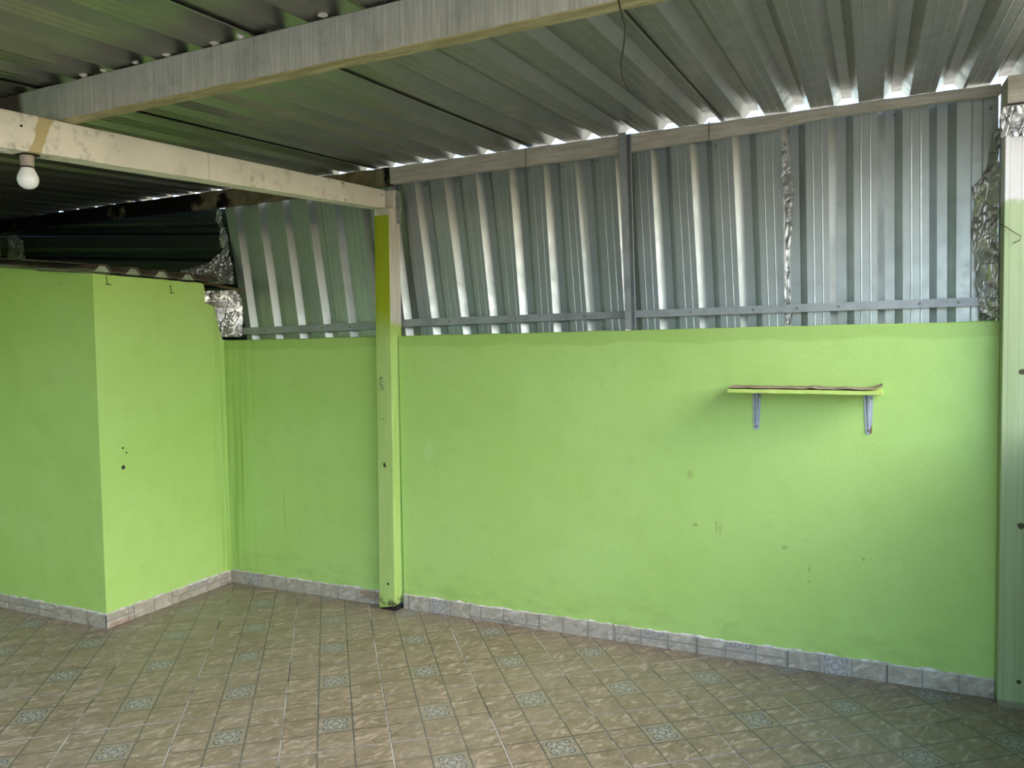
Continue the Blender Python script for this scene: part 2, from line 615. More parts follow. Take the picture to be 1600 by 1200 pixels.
def prism(poly, f0, f1):
    """poly: list of 2d points; f0, f1 map a 2d point to 3d on the two ends"""
    n = len(poly)
    vs = [f0(*p) for p in poly] + [f1(*p) for p in poly]
    fs = [tuple(range(n))[::-1], tuple(range(n, 2 * n))]
    fs += [(i, (i + 1) % n, n + (i + 1) % n, n + i) for i in range(n)]
    return vs, fs


def tube(pts, r, n=7):
    pts = [Vector(p) for p in pts]
    vs, fs = [], []
    ref = Vector((.31, .22, .93))
    for i, p in enumerate(pts):
        d = (pts[min(i + 1, len(pts) - 1)] - pts[max(i - 1, 0)]).normalized()
        a = d.cross(ref)
        if a.length < .05:
            a = d.cross(Vector((1, 0, 0)))
        a.normalize()
        b = d.cross(a)
        rr = r[i] if isinstance(r, (list, tuple)) else r
        for k in range(n):
            t = 2 * math.pi * k / n
            vs.append(tuple(p + (a * math.cos(t) + b * math.sin(t)) * rr))
    for i in range(len(pts) - 1):
        for k in range(n):
            fs.append((i * n + k, i * n + (k + 1) % n, (i + 1) * n + (k + 1) % n, (i + 1) * n + k))
    fs.append(tuple(range(n))[::-1])
    fs.append(tuple(range((len(pts) - 1) * n, len(pts) * n)))
    return vs, fs


def lathe(c, prof, n=24):
    """prof: (radius, z) from bottom to top"""
    vs, fs = [], []
    for r, z in prof:
        for k in range(n):
            t = 2 * math.pi * k / n
            vs.append((c[0] + r * math.cos(t), c[1] + r * math.sin(t), z))
    for i in range(len(prof) - 1):
        for k in range(n):
            fs.append((i * n + k, i * n + (k + 1) % n, (i + 1) * n + (k + 1) % n, (i + 1) * n + k))
    fs.append(tuple(range(n))[::-1])
    fs.append(tuple(range((len(prof) - 1) * n, len(prof) * n)))
    return vs, fs


def rough_bar(f, n, jit, scale=9.0, seed=0.0):
    """a sawn bar: f(t) gives the four section corners; corners wander a little"""
    vs, fs = [], []
    for i in range(n + 1):
        for k, p in enumerate(f(i / n)):
            q = Vector(p)
            w = mnoise.noise_vector(q * scale + Vector((seed, k * 3.7, 0))) * jit
            vs.append(tuple(q + w))
    for i in range(n):
        for k in range(4):
            a, b = i * 4 + k, i * 4 + (k + 1) % 4
            fs.append((a, b, b + 4, a + 4))
    fs.append((3, 2, 1, 0))
    fs.append(tuple(n * 4 + k for k in range(4)))
    return vs, fs


def noisy(p, s, seed):
    return mnoise.noise(Vector(p) * s + Vector((seed, seed * .7, -seed)))


RW, RT, RH = .032, .039, .036        # rib: web run, top, height


def rib_profile(ribs, a, b, stiff=True):
    """(coordinate, height) across a trapezoid sheet from a to b; ribs = start of each rib"""
    pts = [(a, 0.0)]

    def flat(x0, x1):
        if stiff and x1 - x0 > .075:
            c = (x0 + x1) / 2
            for dx in (-.019, .019):
                pts.extend([(c + dx - .0035, 0.0), (c + dx, -.0011), (c + dx + .0035, 0.0)])
    cur = a
    for r in ribs:
        flat(cur, r)
        if r > a + 1e-5:
            pts.append((r, 0.0))
        for dx, h in ((RW, RH), (RW + RT, RH), (2 * RW + RT, 0.0)):
            if r + dx <= b + 1e-5:
                pts.append((r + dx, h))
        cur = r + 2 * RW + RT
    flat(cur, b)
    if b > pts[-1][0] + 1e-5:
        pts.append((b, 0.0))
    return pts


def sheet_mesh(rows, th_vec):
    """rows: list of point rows (each a list of 3d points); th_vec: thickness offset"""
    n = len(rows[0])
    m_ = len(rows)
    vs = [tuple(p) for r in rows for p in r]
    vs += [tuple(Vector(p) + th_vec) for r in rows for p in r]
    o = n * m_
    fs = []
    for j in range(m_ - 1):
        for i in range(n - 1):
            a = j * n + i
            fs.append((a, a + 1, a + n + 1, a + n))
            fs.append((o + a + n, o + a + n + 1, o + a + 1, o + a))
    for i in range(n - 1):
        fs.append((i + 1, i, o + i, o + i + 1))
        a = (m_ - 1) * n + i
        fs.append((a, a + 1, o + a + 1, o + a))
    for j in range(m_ - 1):
        a = j * n
        fs.append((a, a + n, o + a + n, o + a))
        a = j * n + n - 1
        fs.append((a + n, a, o + a, o + a + n))
    return vs, fs


# ------------------------------------------------------------------ surroundings and floor slab
WALL_TOP = 1.618
X_END = 4.62            # right parapet face
Y_FRONT = -5.1          # open side behind the camera
Y_EAVE = -3.3           # the roof stops here, open sky beyond
X_FAR = -2.6

obj('ground', box(-40, 40, -40, 40, -.40, -.30), 'ground', kind='structure',  # unseen, added to throw pale light back under the roof
    label='unseen pale ground added outside the covered terrace to bounce light')

obj('added_wall_behind', box(-2.75, 3.4, -5.4, -5.2, -.30, 3.0), 'plaster', kind='structure',  # unseen wall added to block light from behind on the left
    label='unseen grey wall added behind the terrace to block light')

obj('added_wall_right', box(9.0, 9.25, -9, 7, -.30, 2.05), 'concrete', kind='structure',  # added out of view to hold back low light from the right
    label='unseen pale wall added to the right to cut low light')

floor = obj('floor', box(X_FAR - .1, X_END + .15, Y_FRONT, .15, -.30, -.0012), 'grout', kind='structure',
            label='terrace floor of stone-print tiles laid at an angle to the walls')

# floor tiles: a 0.42 m grid turned 38.6 degrees to the wall
T = .42
TO = Vector((1.52543, -1.87070))
TX = Vector((.78152, .62388))
TY = Vector((-.62388, .78152))
JT = .0022              # half joint


def clip(poly, nx, ny, d):
    """keep nx*x + ny*y <= d"""
    out = []
    for i in range(len(poly)):
        p, q = poly[i], poly[(i + 1) % len(poly)]
        a, b = nx * p[0] + ny * p[1] - d, nx * q[0] + ny * q[1] - d
        if a <= 0:
            out.append(p)
        if a * b < 0:
            t = a / (a - b)
            out.append((p[0] + (q[0] - p[0]) * t, p[1] + (q[1] - p[1]) * t))
    return out


def area(p):
    return .5 * sum(p[i][0] * p[(i + 1) % len(p)][1] - p[(i + 1) % len(p)][0] * p[i][1] for i in range(len(p))) if len(p) > 2 else 0


def inset(poly, d):
    n = len(poly)
    out = []
    for i in range(n):
        p0, p1, p2 = Vector(poly[i - 1]), Vector(poly[i]), Vector(poly[(i + 1) % n])
        e1, e2 = (p1 - p0).normalized(), (p2 - p1).normalized()
        n1, n2 = Vector((-e1.y, e1.x)), Vector((-e2.y, e2.x))
        k = 1 + n1.dot(n2)
        out.append(tuple(p1 + (n1 + n2) * (d / max(k, .3))))
    return out


def tile_solid(poly, z0=-.004, z1=0.0, bev=.0016):
    n = len(poly)
    top = inset(poly, bev)
    vs = [(x, y, z0) for x, y in poly] + [(x, y, z1 - bev * .8) for x, y in poly] + [(x, y, z1) for x, y in top]
    fs = [tuple(range(n))[::-1], tuple(range(2 * n, 3 * n))]
    for k in (0, n):
        fs += [(k + i, k + (i + 1) % n, k + n + (i + 1) % n, k + n + i) for i in range(n)]
    return vs, fs


full = None
rt = random.Random(3)
rot_tile = math.atan2(TX.y, TX.x)
for l in range(-14, 14):
    for r in range(-14, 14):
        o2 = TO + TX * (l * T) + TY * (r * T)
        c = [o2 + TX * a + TY * b for a, b in ((JT, JT), (T - JT, JT), (T - JT, T - JT), (JT, T - JT))]
        poly = [(p.x, p.y) for p in c]
        a0 = area(poly)
        g1 = poly
        for h in ((0, 1, -.002), (1, 0, X_END - .002), (-1, 0, -X_FAR - .002), (0, -1, 4.3), (-1, -1, 4.5)):
            g1 = clip(g1, *h)
            if len(g1) < 3:
                break
        if len(g1) < 3 or area(g1) < .0008:
            continue
        # the projecting room takes the corner x < 0, y > -.93
        pr = clip(g1, -1, 0, -.002)
        pl = clip(clip(g1, 1, 0, .002), 0, 1, -.932)
        inq = clip(clip(g1, 1, 0, .002), 0, -1, .932)
        parts = [g1] if (len(inq) < 3 or area(inq) < 1e-5) else [q for q in (pr, pl) if len(q) > 2 and area(q) > 5e-4]
        if not parts:
            continue
        lift = rt.uniform(-.0006, .0006)

        def tuv(v, o2=o2):
            d = Vector((v[0], v[1])) - o2
            return (d.dot(TX) / T * 3, d.dot(TY) / T * 3)
        if len(parts) == 1 and abs(area(parts[0]) - a0) < 1e-6:
            if full is None:
                s = [(x - .0, y) for x, y in ((JT, JT), (T - JT, JT), (T - JT, T - JT), (JT, T - JT))]
                vs, fs = tile_solid(s)
                full = bpy.data.meshes.new('floor_tile')
                full.from_pydata(vs, [], fs)
                full.materials.append(M['tile'])
                ul = full.uv_layers.new(name='UVMap')
                for li, lp in enumerate(full.loops):
                    vv = vs[lp.vertex_index]
                    ul.data[li].uv = (vv[0] / T * 3, vv[1] / T * 3)
            o = bpy.data.objects.new('floor_tile', full)
            o.parent = floor
            o.location = Vector((o2.x, o2.y, lift)) - world_of(floor)
            o.rotation_euler = (rt.uniform(-.0012, .0012), rt.uniform(-.0012, .0012), rot_tile)
            COL.objects.link(o)
        else:
            vf = join(*[tile_solid(q) for q in parts])
            obj('floor_tile', vf, 'tile', floor, uv=tuv)


# ------------------------------------------------------------------ masonry
def wall_segment(x0, x1, seed):
    """masonry below the sheeting, with a slightly uneven head"""
    n = max(2, int((x1 - x0) / .03))
    vs, fs = [], []
    for i in range(n + 1):
        x = x0 + (x1 - x0) * i / n
        zt = WALL_TOP + .003 * noisy((x, 0, 0), 7, seed)
        vs += [(x, 0, -.004), (x, 0, zt - .006), (x, .006, zt), (x, .087, zt), (x, .087, -.004)]
    for i in range(n):
        for k in range(5):
            a, b = i * 5 + k, i * 5 + (k + 1) % 5
            fs.append((a, b, b + 5, a + 5)[::-1])
    fs.append(tuple(range(5)))
    fs.append(tuple(n * 5 + k for k in range(5))[::-1])
    return vs, fs


wall_back = fix_normals(obj('wall_back', join(wall_segment(0.0, 1.236, 1), wall_segment(1.368, 4.365, 5)), 'wall', kind='structure',
                label='lime green painted masonry wall under the corrugated sheets'))


def block_top(x, y):
    return 1.978 - .103 * min(x, 0)


def ragged_wall(pts, th, seed, name, label, mat, up=None):
    """thin masonry wall whose head follows pts [(x, y, ztop)], th = thickness vector"""
    vs, fs = [], []
    n = len(pts)
    for (x, y, z) in pts:
        vs += [(x, y, -.004), (x, y, z), (x + th[0], y + th[1], z), (x + th[0], y + th[1], -.004)]
    for i in range(n - 1):
        for k in range(4):
            a, b = i * 4 + k, i * 4 + (k + 1) % 4
            fs.append((a, b, b + 4, a + 4))
    fs.append((3, 2, 1, 0))
    fs.append(tuple((n - 1) * 4 + k for k in range(4)))
    return fix_normals(obj(name, (vs, fs), mat, kind='structure', label=label))


pts = []
for i in range(71):
    x = X_FAR + (0 - X_FAR) * i / 70
    pts.append((x, -.93, block_top(x, 0) + .007 * noisy((x, 0, 3), 11, 2)))
ragged_wall(pts, (0, .12), 2, 'wall_left', 'lime green wall of the projecting room, facing the terrace', 'block')
pts = []
for i in range(40):
    y = -.81 + (.64) * i / 39
    pts.append((0.0, y, 1.982 + .006 * noisy((0, y, 1), 11, 4)))
pts += [(0, -.155, 1.975), (0, -.15, 1.955), (0, -.148, 1.856), (0, -.10, 1.846), (0, -.075, 1.835), (0, -.06, 1.78), (0, -.035, 1.68), (0, -.012, 1.625), (0, -.002, 1.620), (0, .087, 1.618)]
ragged_wall(pts, (-.12, 0), 4, 'wall_return', 'lime green return wall of the projecting room with a stepped broken head', 'block')

fix_normals(obj('wall_right', box(X_END, X_END + .15, -1.5, .15, -.004, 1.22), 'wall', kind='structure',
                label='lime green low parapet beside the right-hand column'))
obj('added_wall_side', box(X_FAR - .12, X_FAR, Y_FRONT, .25, -.004, 2.6), 'block', kind='structure',  # added beyond the frame to keep the left end dark
    label='unseen lime green side wall added to darken the left end of the terrace')

# ------------------------------------------------------------------ skirting tiles
SK_H = .083


def skirting(name, label, pieces, axis, plane, out, z_h=SK_H):
    """pieces: (a, b, u0, v0, du) along the axis; plane = wall face, out = direction away from the wall"""
    mid = (pieces[0][0] + pieces[-1][1]) / 2
    root = empty(name, (mid, plane, 0) if axis == 'x' else (plane, mid, 0), label=label, kind='structure')
    th = .009
    for i, (a, b, u0, v0, flip) in enumerate(pieces):
        a2, b2 = a + .0014, b - .0014
        h = z_h + rt.uniform(-.002, .002)
        n = 10
        vs, fs = [], []
        for k in range(n + 1):
            s = a2 + (b2 - a2) * k / n
            ht = h + .0022 * noisy((s, i, 0), 30, 9)
            o0, o1 = plane, plane + out * th
            sec = [(o0, .001), (o1, .001), (o1, ht - .002), (o1 - out * .002, ht), (o0, ht)]
            for (o_, z) in sec:
                vs.append((s, o_, z) if axis == 'x' else (o_, s, z))
        for k in range(n):
            for j in range(5):
                p, q = k * 5 + j, k * 5 + (j + 1) % 5
                fs.append((p, q, q + 5, p + 5))
        fs.append((4, 3, 2, 1, 0))
        fs.append(tuple(n * 5 + j for j in range(5)))
        ax = 0 if axis == 'x' else 1

        def suv(v, a=a, u0=u0, v0=v0, flip=flip):
            t = (v[ax] - a) / T * 3
            return (u0 + t, v0 + v[2] / T * 3)
        fix_normals(obj('skirting_tile', (vs, fs), 'skirt', root, uv=suv))
    # dark bedding that shows in the joints
    a, b = pieces[0][0], pieces[-1][1]
    lo_, hi_ = sorted((plane + out * .0002, plane + out * .0055))
    obj('bedding', box(a + .001, b - .001, lo_, hi_, .0012, z_h - .006) if axis == 'x' else box(lo_, hi_, a + .001, b - .001, .0012, z_h - .006), 'black', root)
    # ragged white mortar on top of the tiles
    a, b = pieces[0][0], pieces[-1][1]
    n = int((b - a) / .012)
    vs, fs = [], []
    for k in range(n + 1):
        s = a + (b - a) * k / n
        w = max(.001, .006 + .008 * noisy((s, 0, 0), 14, 3))
        hh = max(.0008, .004 + .011 * noisy((s, 2, 0), 20, 5))
        for (o_, z) in ((plane, z_h - .002), (plane + out * (w + .001), z_h - .002), (plane + out * w, z_h + hh * .6), (plane, z_h + hh + .001)):
            vs.append((s, o_, z) if axis == 'x' else (o_, s, z))
    for k in range(n):
        for j in range(4):
            p, q = k * 4 + j, k * 4 + (j + 1) % 4
            fs.append((p, q, q + 4, p + 4))
    fs.append((3, 2, 1, 0))
    fs.append(tuple(n * 4 + j for j in range(4)))
    fix_normals(obj('mortar_bead', (vs, fs), 'mortar', root))
    return root


skirting('baseboard_back', 'stone-print tile skirting under the green back wall, right of the post',
         [(1.368, 1.40, 2.7, 1.2, 0), (1.40, 1.816, -.05, 1.22, 0), (1.816, 2.242, .5, 1.9, 0), (2.242, 2.671, 0, .25, 0),
          (2.671, 3.098, .0, .70, 0), (3.098, 3.525, .0, .72, 0), (3.525, 3.950, .0, 1.22, 0), (3.950, 4.363, 0.0, .3, 0)], 'x', 0.0, -1)
skirting('baseboard_corner', 'short tile skirting between the inner corner and the post',
         [(.010, .040, 2.6, .2, 0), (.040, .366, .35, 1.2, 0), (.366, .771, .2, .2, 0), (.771, 1.234, .15, .25, 0)], 'x', 0.0, -1)
skirting('baseboard_return', 'chipped tile skirting along the return of the projecting room',
         [(-.938, -.76, 0, .7, 0), (-.76, -.492, 1.0, .2, 0), (-.492, -.10, 0, .68, 0), (-.10, -.010, 2.2, .68, 0)], 'y', 0.0, 1, .080)
skirting('baseboard_left', 'tile skirting along the front of the projecting room',
         [(X_FAR + .01, -2.13, 0, .3, 0), (-2.13, -1.71, 0, .7, 0), (-1.71, -1.285, 0, .3, 0), (-1.285, -.857, 0, .7, 0), (-.857, -.43, 0, .7, 0), (-.43, -.001, 0, .25, 0)], 'x', -.93, -1, .080)

# ------------------------------------------------------------------ roof
R0, RS = 2.482, .0650


def roof_z(y):
    return R0 + RS * (y + 2.0)


PITCH, RIB0 = .20347, 4.379
ceiling = empty('ceiling', (1.2, -2.4, 2.2), kind='structure', label='sloping roof of overlapping zinc trapezoid sheets')
SLOPE_UP = Vector((0, 0, .0007))
seams = [RIB0 - PITCH * k for k in (-4, 1, 6, 11, 16, 21, 26, 31, 36)]
HW = RW + RT / 2
for i in range(len(seams) - 1):
    right, left = seams[i], seams[i + 1]
    ribs = [left - HW + PITCH * k for k in range(0, 6) if left + HW + PITCH * k < 4.71]
    a = left - HW - .012
    b = min(right + HW + .012, 4.70)
    dz = .010
    prof = rib_profile(ribs, a, b)
    rows = []
    ys = [Y_EAVE + (.12 - Y_EAVE) * k / 24 for k in range(25)]
    for y in ys:
        row = []
        for (x, h) in prof:
            t = (x - a) / (b - a)
            lift = dz * (1 - t) ** 2          # the left margin laps over its neighbour
            w = .0016 * noisy((x * 1.3, y * .9, i), 1.5, i)
            row.append((x, y, roof_z(y) + h + .0016 + lift + w))
        rows.append(row)
    fix_normals(obj('roof_sheet', sheet_mesh(rows, SLOPE_UP), 'zinc_roof', ceiling))

# ------------------------------------------------------------------ beams and posts
b1 = fix_normals(obj('timber_beam', rough_bar(lambda t: [
    (.35 + 4.5 * t, -2.0, 2.354), (.35 + 4.5 * t, -1.945, 2.354), (.35 + 4.5 * t, -1.945, 2.4835), (.35 + 4.5 * t, -2.0, 2.4805)], 90, .0022, 6, 3),
    'beam_grey', label='whitewashed grey timber beam under the roof, lying across the cream beam', category='beam'))
bevel(b1, .003, 1)
for (x, s) in ((1.455, .014), (1.552, .010), (1.85, .013), (2.055, .016), (2.16, .012), (2.471, .016), (1.706, .010)):
    prof = [(s * .4, 2.4835 - .006), (s, 2.4845 - .002), (s * .9, 2.4835 + s * .25), (s * .3, 2.4835 + s * .45)]
    vs, fs = lathe((x, -2.0 - s * .7), prof, 9)
    vs = [tuple(Vector(v) + mnoise.noise_vector(Vector(v) * 60) * .004) for v in vs]
    obj('sealant_blob', (vs, fs), 'blob', b1, smooth=True, label='dab of white sealant')

b2 = fix_normals(obj('timber_beam', rough_bar(lambda t: [
    (1.225, -.022 - 3.1 * t, 2.36 + .0655 * (-.022 - 3.1 * t)), (1.315, -.022 - 3.1 * t, 2.36 + .0655 * (-.022 - 3.1 * t)),
    (1.315, -.022 - 3.1 * t, 2.4655 + .0570 * (-.022 - 3.1 * t)), (1.225, -.022 - 3.1 * t, 2.4655 + .0570 * (-.022 - 3.1 * t))], 90, .0016, 5, 8),
    'beam_cream', label='cream painted beam carrying the light bulb and resting on the green post', category='beam'))
bevel(b2, .004, 2)
for (y, z) in ((-2.14, 2.300), (-.42, 2.43), (-.40, 2.345), (-.06, 2.43)):
    obj('nail_hole', tube([(1.3145, y, z), (1.3168, y, z)], .0045, 8), 'black', b2, label='dark nail hole')

# post: notched head so that the beam end sits on its front half
post = empty('concrete_post', (1.30, -.01, 0), label='square green post with bare cream head holding the cream beam', category='post')


def post_sec(z, yb0, yb1):
    k = .030 * z / 2.3
    w = .112 - .010 * z / 2.3
    x0 = 1.237 + k
    return [(x0, yb0, z), (x0 + w, yb0, z), (x0 + w, yb1, z), (x0, yb1, z)]


def shaft(z0, z1, y0, y1, n, ragged=False):
    vs, fs = [], []
    for i in range(n + 1):
        z = z0 + (z1 - z0) * i / n
        for k, p in enumerate(post_sec(z, y0, y1)):
            q = Vector(p)
            w = mnoise.noise_vector(q * 6 + Vector((k, 0, 0))) * .0016
            if ragged and i == 0:
                w.z = (-.010, .012, .02, 0)[k]
            vs.append(tuple(q + w))
    for i in range(n):
        for k in range(4):
            a, b = i * 4 + k, i * 4 + (k + 1) % 4
            fs.append((a, b, b + 4, a + 4))
    fs.append((3, 2, 1, 0))
    fs.append(tuple(n * 4 + k for k in range(4)))
    return vs, fs


sh = fix_normals(obj('shaft', shaft(.018, 2.352, -.07, .043, 60, True), 'post', post))
bevel(sh, .004, 2)
hd = fix_normals(obj('head', shaft(2.352, 2.462, -.018, .043, 6), 'post', post, label='bare cream stub beside the beam end'))
bevel(hd, .003, 1)
obj('gap_shade', box(1.245, 1.352, -.062, .05, -.003, .02), 'black', post, label='black block for the shade in the gap under the post')  # black block stands for shade in the gap at the post foot
# knotted painted cord and a nail on the post
kn = [(1.300 + .016 * math.cos(t * 2.1) * (1 - t * .08), -.0725 - .006 * math.sin(t * 3.3) - .003, 1.372 - .009 * t + .012 * math.sin(t * 1.7)) for t in [k * .25 for k in range(26)]]
obj('cord_knot', tube(kn, .0055, 7), 'rope', sh, smooth=True, label='knotted painted cord')
obj('nail', tube([(1.305, -.069, .875), (1.308, -.090, .878)], .0035, 6), 'screw', sh)
obj('nail', tube([(1.300, -.069, 1.135), (1.301, -.078, 1.136)], .003, 6), 'screw', sh)

column = obj('column', box(4.366, X_END, -.075, .15, -.003, 2.485), 'column', kind='structure',
             label='green column with white upper part at the right edge')
bevel(column, .003, 2)
lint = fix_normals(obj('lintel', rough_bar(lambda t: [
    (4.37, -.095 + .20 * t, 2.49), (4.69, -.095 + .20 * t, 2.49), (4.69, -.095 + .20 * t, 2.598 + .0130 * t), (4.37, -.095 + .20 * t, 2.598 + .0130 * t)], 6, .001),
    'purlin', label='weathered grey timber block on top of the right-hand column', category='beam'))

# purlin along the wall head
def purlin(x0, x1, zb, zt, jit, seed, n):
    return rough_bar(lambda t: [
        (x0 + (x1 - x0) * t, .045, zb(x0 + (x1 - x0) * t)), (x0 + (x1 - x0) * t, .0885, zb(x0 + (x1 - x0) * t) + .002),
        (x0 + (x1 - x0) * t, .0885, zt(x0 + (x1 - x0) * t)), (x0 + (x1 - x0) * t, .045, zt(x0 + (x1 - x0) * t) - .002)], n, jit, 11, seed)


def lerp(pts):
    def f(x):
        for (a, va), (b, vb) in zip(pts, pts[1:]):
            if x <= b:
                t = max(0, (x - a) / (b - a))
                return va + (vb - va) * t
        return pts[-1][1]
    return f


p1 = fix_normals(obj('purlin', purlin(1.303, 4.3655, lerp([(1.3, 2.510), (2.1, 2.521), (2.68, 2.522), (2.81, 2.528), (3.45, 2.545), (3.7, 2.570), (4.36, 2.568)]),
     lerp([(1.3, 2.612), (2.1, 2.614), (4.36, 2.614)]), .0035, 2, 120),
     'purlin', label='weathered grey wooden purlin along the top of the sheet wall, right of the post', category='beam'))
bevel(p1, .002, 1)
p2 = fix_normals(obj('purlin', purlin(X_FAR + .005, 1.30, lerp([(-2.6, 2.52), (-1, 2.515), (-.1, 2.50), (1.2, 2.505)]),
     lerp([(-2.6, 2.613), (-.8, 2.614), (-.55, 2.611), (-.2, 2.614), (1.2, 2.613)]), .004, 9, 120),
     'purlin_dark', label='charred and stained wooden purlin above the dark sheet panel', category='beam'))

# steel stud and rail
stud = empty('steel_stud', (2.765, .02, WALL_TOP), label='grey steel channel post standing on the wall head in front of the purlin', category='post')


def stud_sec(a, b):
    def f(z):
        t = (z - WALL_TOP) / (2.61 - WALL_TOP)
        x0 = 2.741 - .028 * t
        w = .044 + .010 * t
        return x0, w
    vs, fs = [], []
    for z in (WALL_TOP + .004, 2.612):
        x0, w = f(z)
        for (u, y) in a:
            vs.append((x0 + w * u, y, z))
    n = len(a)
    fs = [tuple(range(n))[::-1], tuple(range(n, 2 * n))] + [(i, (i + 1) % n, n + (i + 1) % n, n + i) for i in range(n)]
    return vs, fs


# outer U channel, open to the right, and its folded lip
ch = [(0, .003), (.72, .003), (.72, .0055), (.05, .0055), (.05, .0415), (1.0, .0415), (1.0, .0435), (0, .0435)]
fix_normals(obj('channel', stud_sec(ch, 0), 'steel', stud))
lip = [(.94, .030), (1.0, .030), (1.0, .0415), (.94, .0415)]
fix_normals(obj('lip', stud_sec(lip, 0), 'steel', stud))


def rail_pts(t):
    x = .004 + (4.33 - .004) * t
    zt = lerp([(0, 1.698), (1.16, 1.707), (1.32, 1.716), (4.33, 1.723)])(x)
    h = lerp([(0, .046), (1.3, .044), (2.7, .037), (4.33, .038)])(x)
    return x, zt, h


def rail_mesh():
    n = 24
    vs, fs = [], []
    for i in range(n + 1):
        x, zt, h = rail_pts(i / n)
        # channel section, open towards the sheets
        for (y, z) in ((.060, zt - h), (.060, zt), (.088, zt), (.088, zt - .003), (.063, zt - .003), (.063, zt - h + .003), (.088, zt - h + .003), (.088, zt - h)):
            vs.append((x, y, z))
    for i in range(n):
        for k in range(8):
            a, b = i * 8 + k, i * 8 + (k + 1) % 8
            fs.append((a, b, b + 8, a + 8))
    fs.append(tuple(range(8))[::-1])
    fs.append(tuple(n * 8 + k for k in range(8)))
    return vs, fs


rail = fix_normals(obj('steel_rail', rail_mesh(), 'steel', label='long grey steel rail fixed across the foot of the wall sheets', category='rail'))
for x in (.30, .76, .98, 1.68, 2.1, 2.5, 3.06, 3.36, 3.56, 3.74, 4.07, 4.22):
    t = (x - .004) / 4.326
    _, zt, h = rail_pts(t)
    obj('rivet', tube([(x, .0605, zt - h * .5), (x, .057, zt - h * .5)], [.0055, .004], 8), 'screw', rail)

# ------------------------------------------------------------------ sheets standing on the wall
upper = empty('wall_upper', (2.1, .09, WALL_TOP), kind='structure', label='upper wall of upright zinc trapezoid sheets above the green masonry')
Z0S = WALL_TOP - .06


def wall_sheet(ribs, a, b, ztop, yoff, seed):
    """ribs, a, b: pairs (x at the wall head, x at z = 2.5)"""
    pb = rib_profile([r[0] for r in ribs], a[0], b[0])
    # top row keeps the same section with its own rib positions
    xs_b = [a[0]] + [r[0] for r in ribs] + [b[0]]
    xs_t = [a[1]] + [r[1] for r in ribs] + [b[1]]
    rows = []
    n = 16
    for k in range(n + 1):
        row = []
        for (x, h) in pb:
            j = 0
            while j < len(xs_b) - 2 and x > xs_b[j + 1] - 1e-9:
                j += 1
            d = xs_t[j] - xs_b[j]
            e = xs_t[min(j + 1, len(xs_t) - 1)] - xs_b[min(j + 1, len(xs_b) - 1)]
            f = (x - xs_b[j]) / max(1e-6, xs_b[min(j + 1, len(xs_b) - 1)] - xs_b[j])
            shift = d + (e - d) * max(0, min(1, f))
            zt = ztop(x + shift) if callable(ztop) else ztop
            z = Z0S + (zt - Z0S) * k / n
            w = .0018 * noisy((x * 1.5, 0, z * 1.8), 2.0, seed)
            row.append((x + shift * (z - 1.62) / .88, .0905 + h + yoff + w, z))
        rows.append(row)
    return fix_normals(obj('wall_sheet', sheet_mesh(rows, Vector((0, .0008, 0))), 'zinc_wall', upper))


wall_sheet([(.158, .036), (.361, .241), (.560, .444), (.762, .642), (.957, .846)], (.112, -.046), (1.066, .948), 2.531, .004, 1)
wall_sheet([(1.165, 1.050)], (1.050, .932), (1.350, 1.262), 2.531, .0, 2)
wall_sheet([(1.362, 1.258), (1.552, 1.444), (1.750, 1.643), (1.934, 1.849)], (1.345, 1.242), (2.047, 1.962), 2.606, .004, 3)
wall_sheet([(2.119, 2.060), (2.313, 2.266), (2.508, 2.447)], (2.040, 1.952), (2.715, 2.668), 2.606, .0, 4)
wall_sheet([(2.702, 2.655), (2.897, 2.855), (3.099, 3.055), (3.297, 3.260)], (2.690, 2.642), (3.495, 3.472), 2.606, .004, 5)
wall_sheet([(3.502, 3.487), (3.703, 3.692), (3.902, 3.896), (4.110, 4.102)], (3.490, 3.468), (4.362, 4.362), 2.606, .0, 6)
# screw heads along the top of the sheets
for x, z in ((1.52, 2.49), (1.725, 2.493), (1.94, 2.497), (2.38, 2.50), (2.57, 2.505), (3.18, 2.513), (3.515, 2.535), (3.965, 2.55), (4.335, 2.525)):
    obj('screw', tube([(x, .094, z), (x, .085, z)], [.0055, .0045], 8), 'screw', upper)

# the dark panel over the projecting room, ribs lying along it, tilted
dark = empty('wall_recess', (-1.2, .09, 2.0), kind='structure', label='zinc panel with level ribs above the projecting room, coloured dark for the recess shade')


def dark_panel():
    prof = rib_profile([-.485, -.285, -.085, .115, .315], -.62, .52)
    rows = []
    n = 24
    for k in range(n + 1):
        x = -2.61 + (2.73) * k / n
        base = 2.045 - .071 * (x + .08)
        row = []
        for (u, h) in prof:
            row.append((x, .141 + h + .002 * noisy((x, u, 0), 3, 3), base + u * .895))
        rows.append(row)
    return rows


fix_normals(obj('wall_sheet', sheet_mesh(dark_panel(), Vector((0, .0008, 0))), 'zinc_shaded', dark))

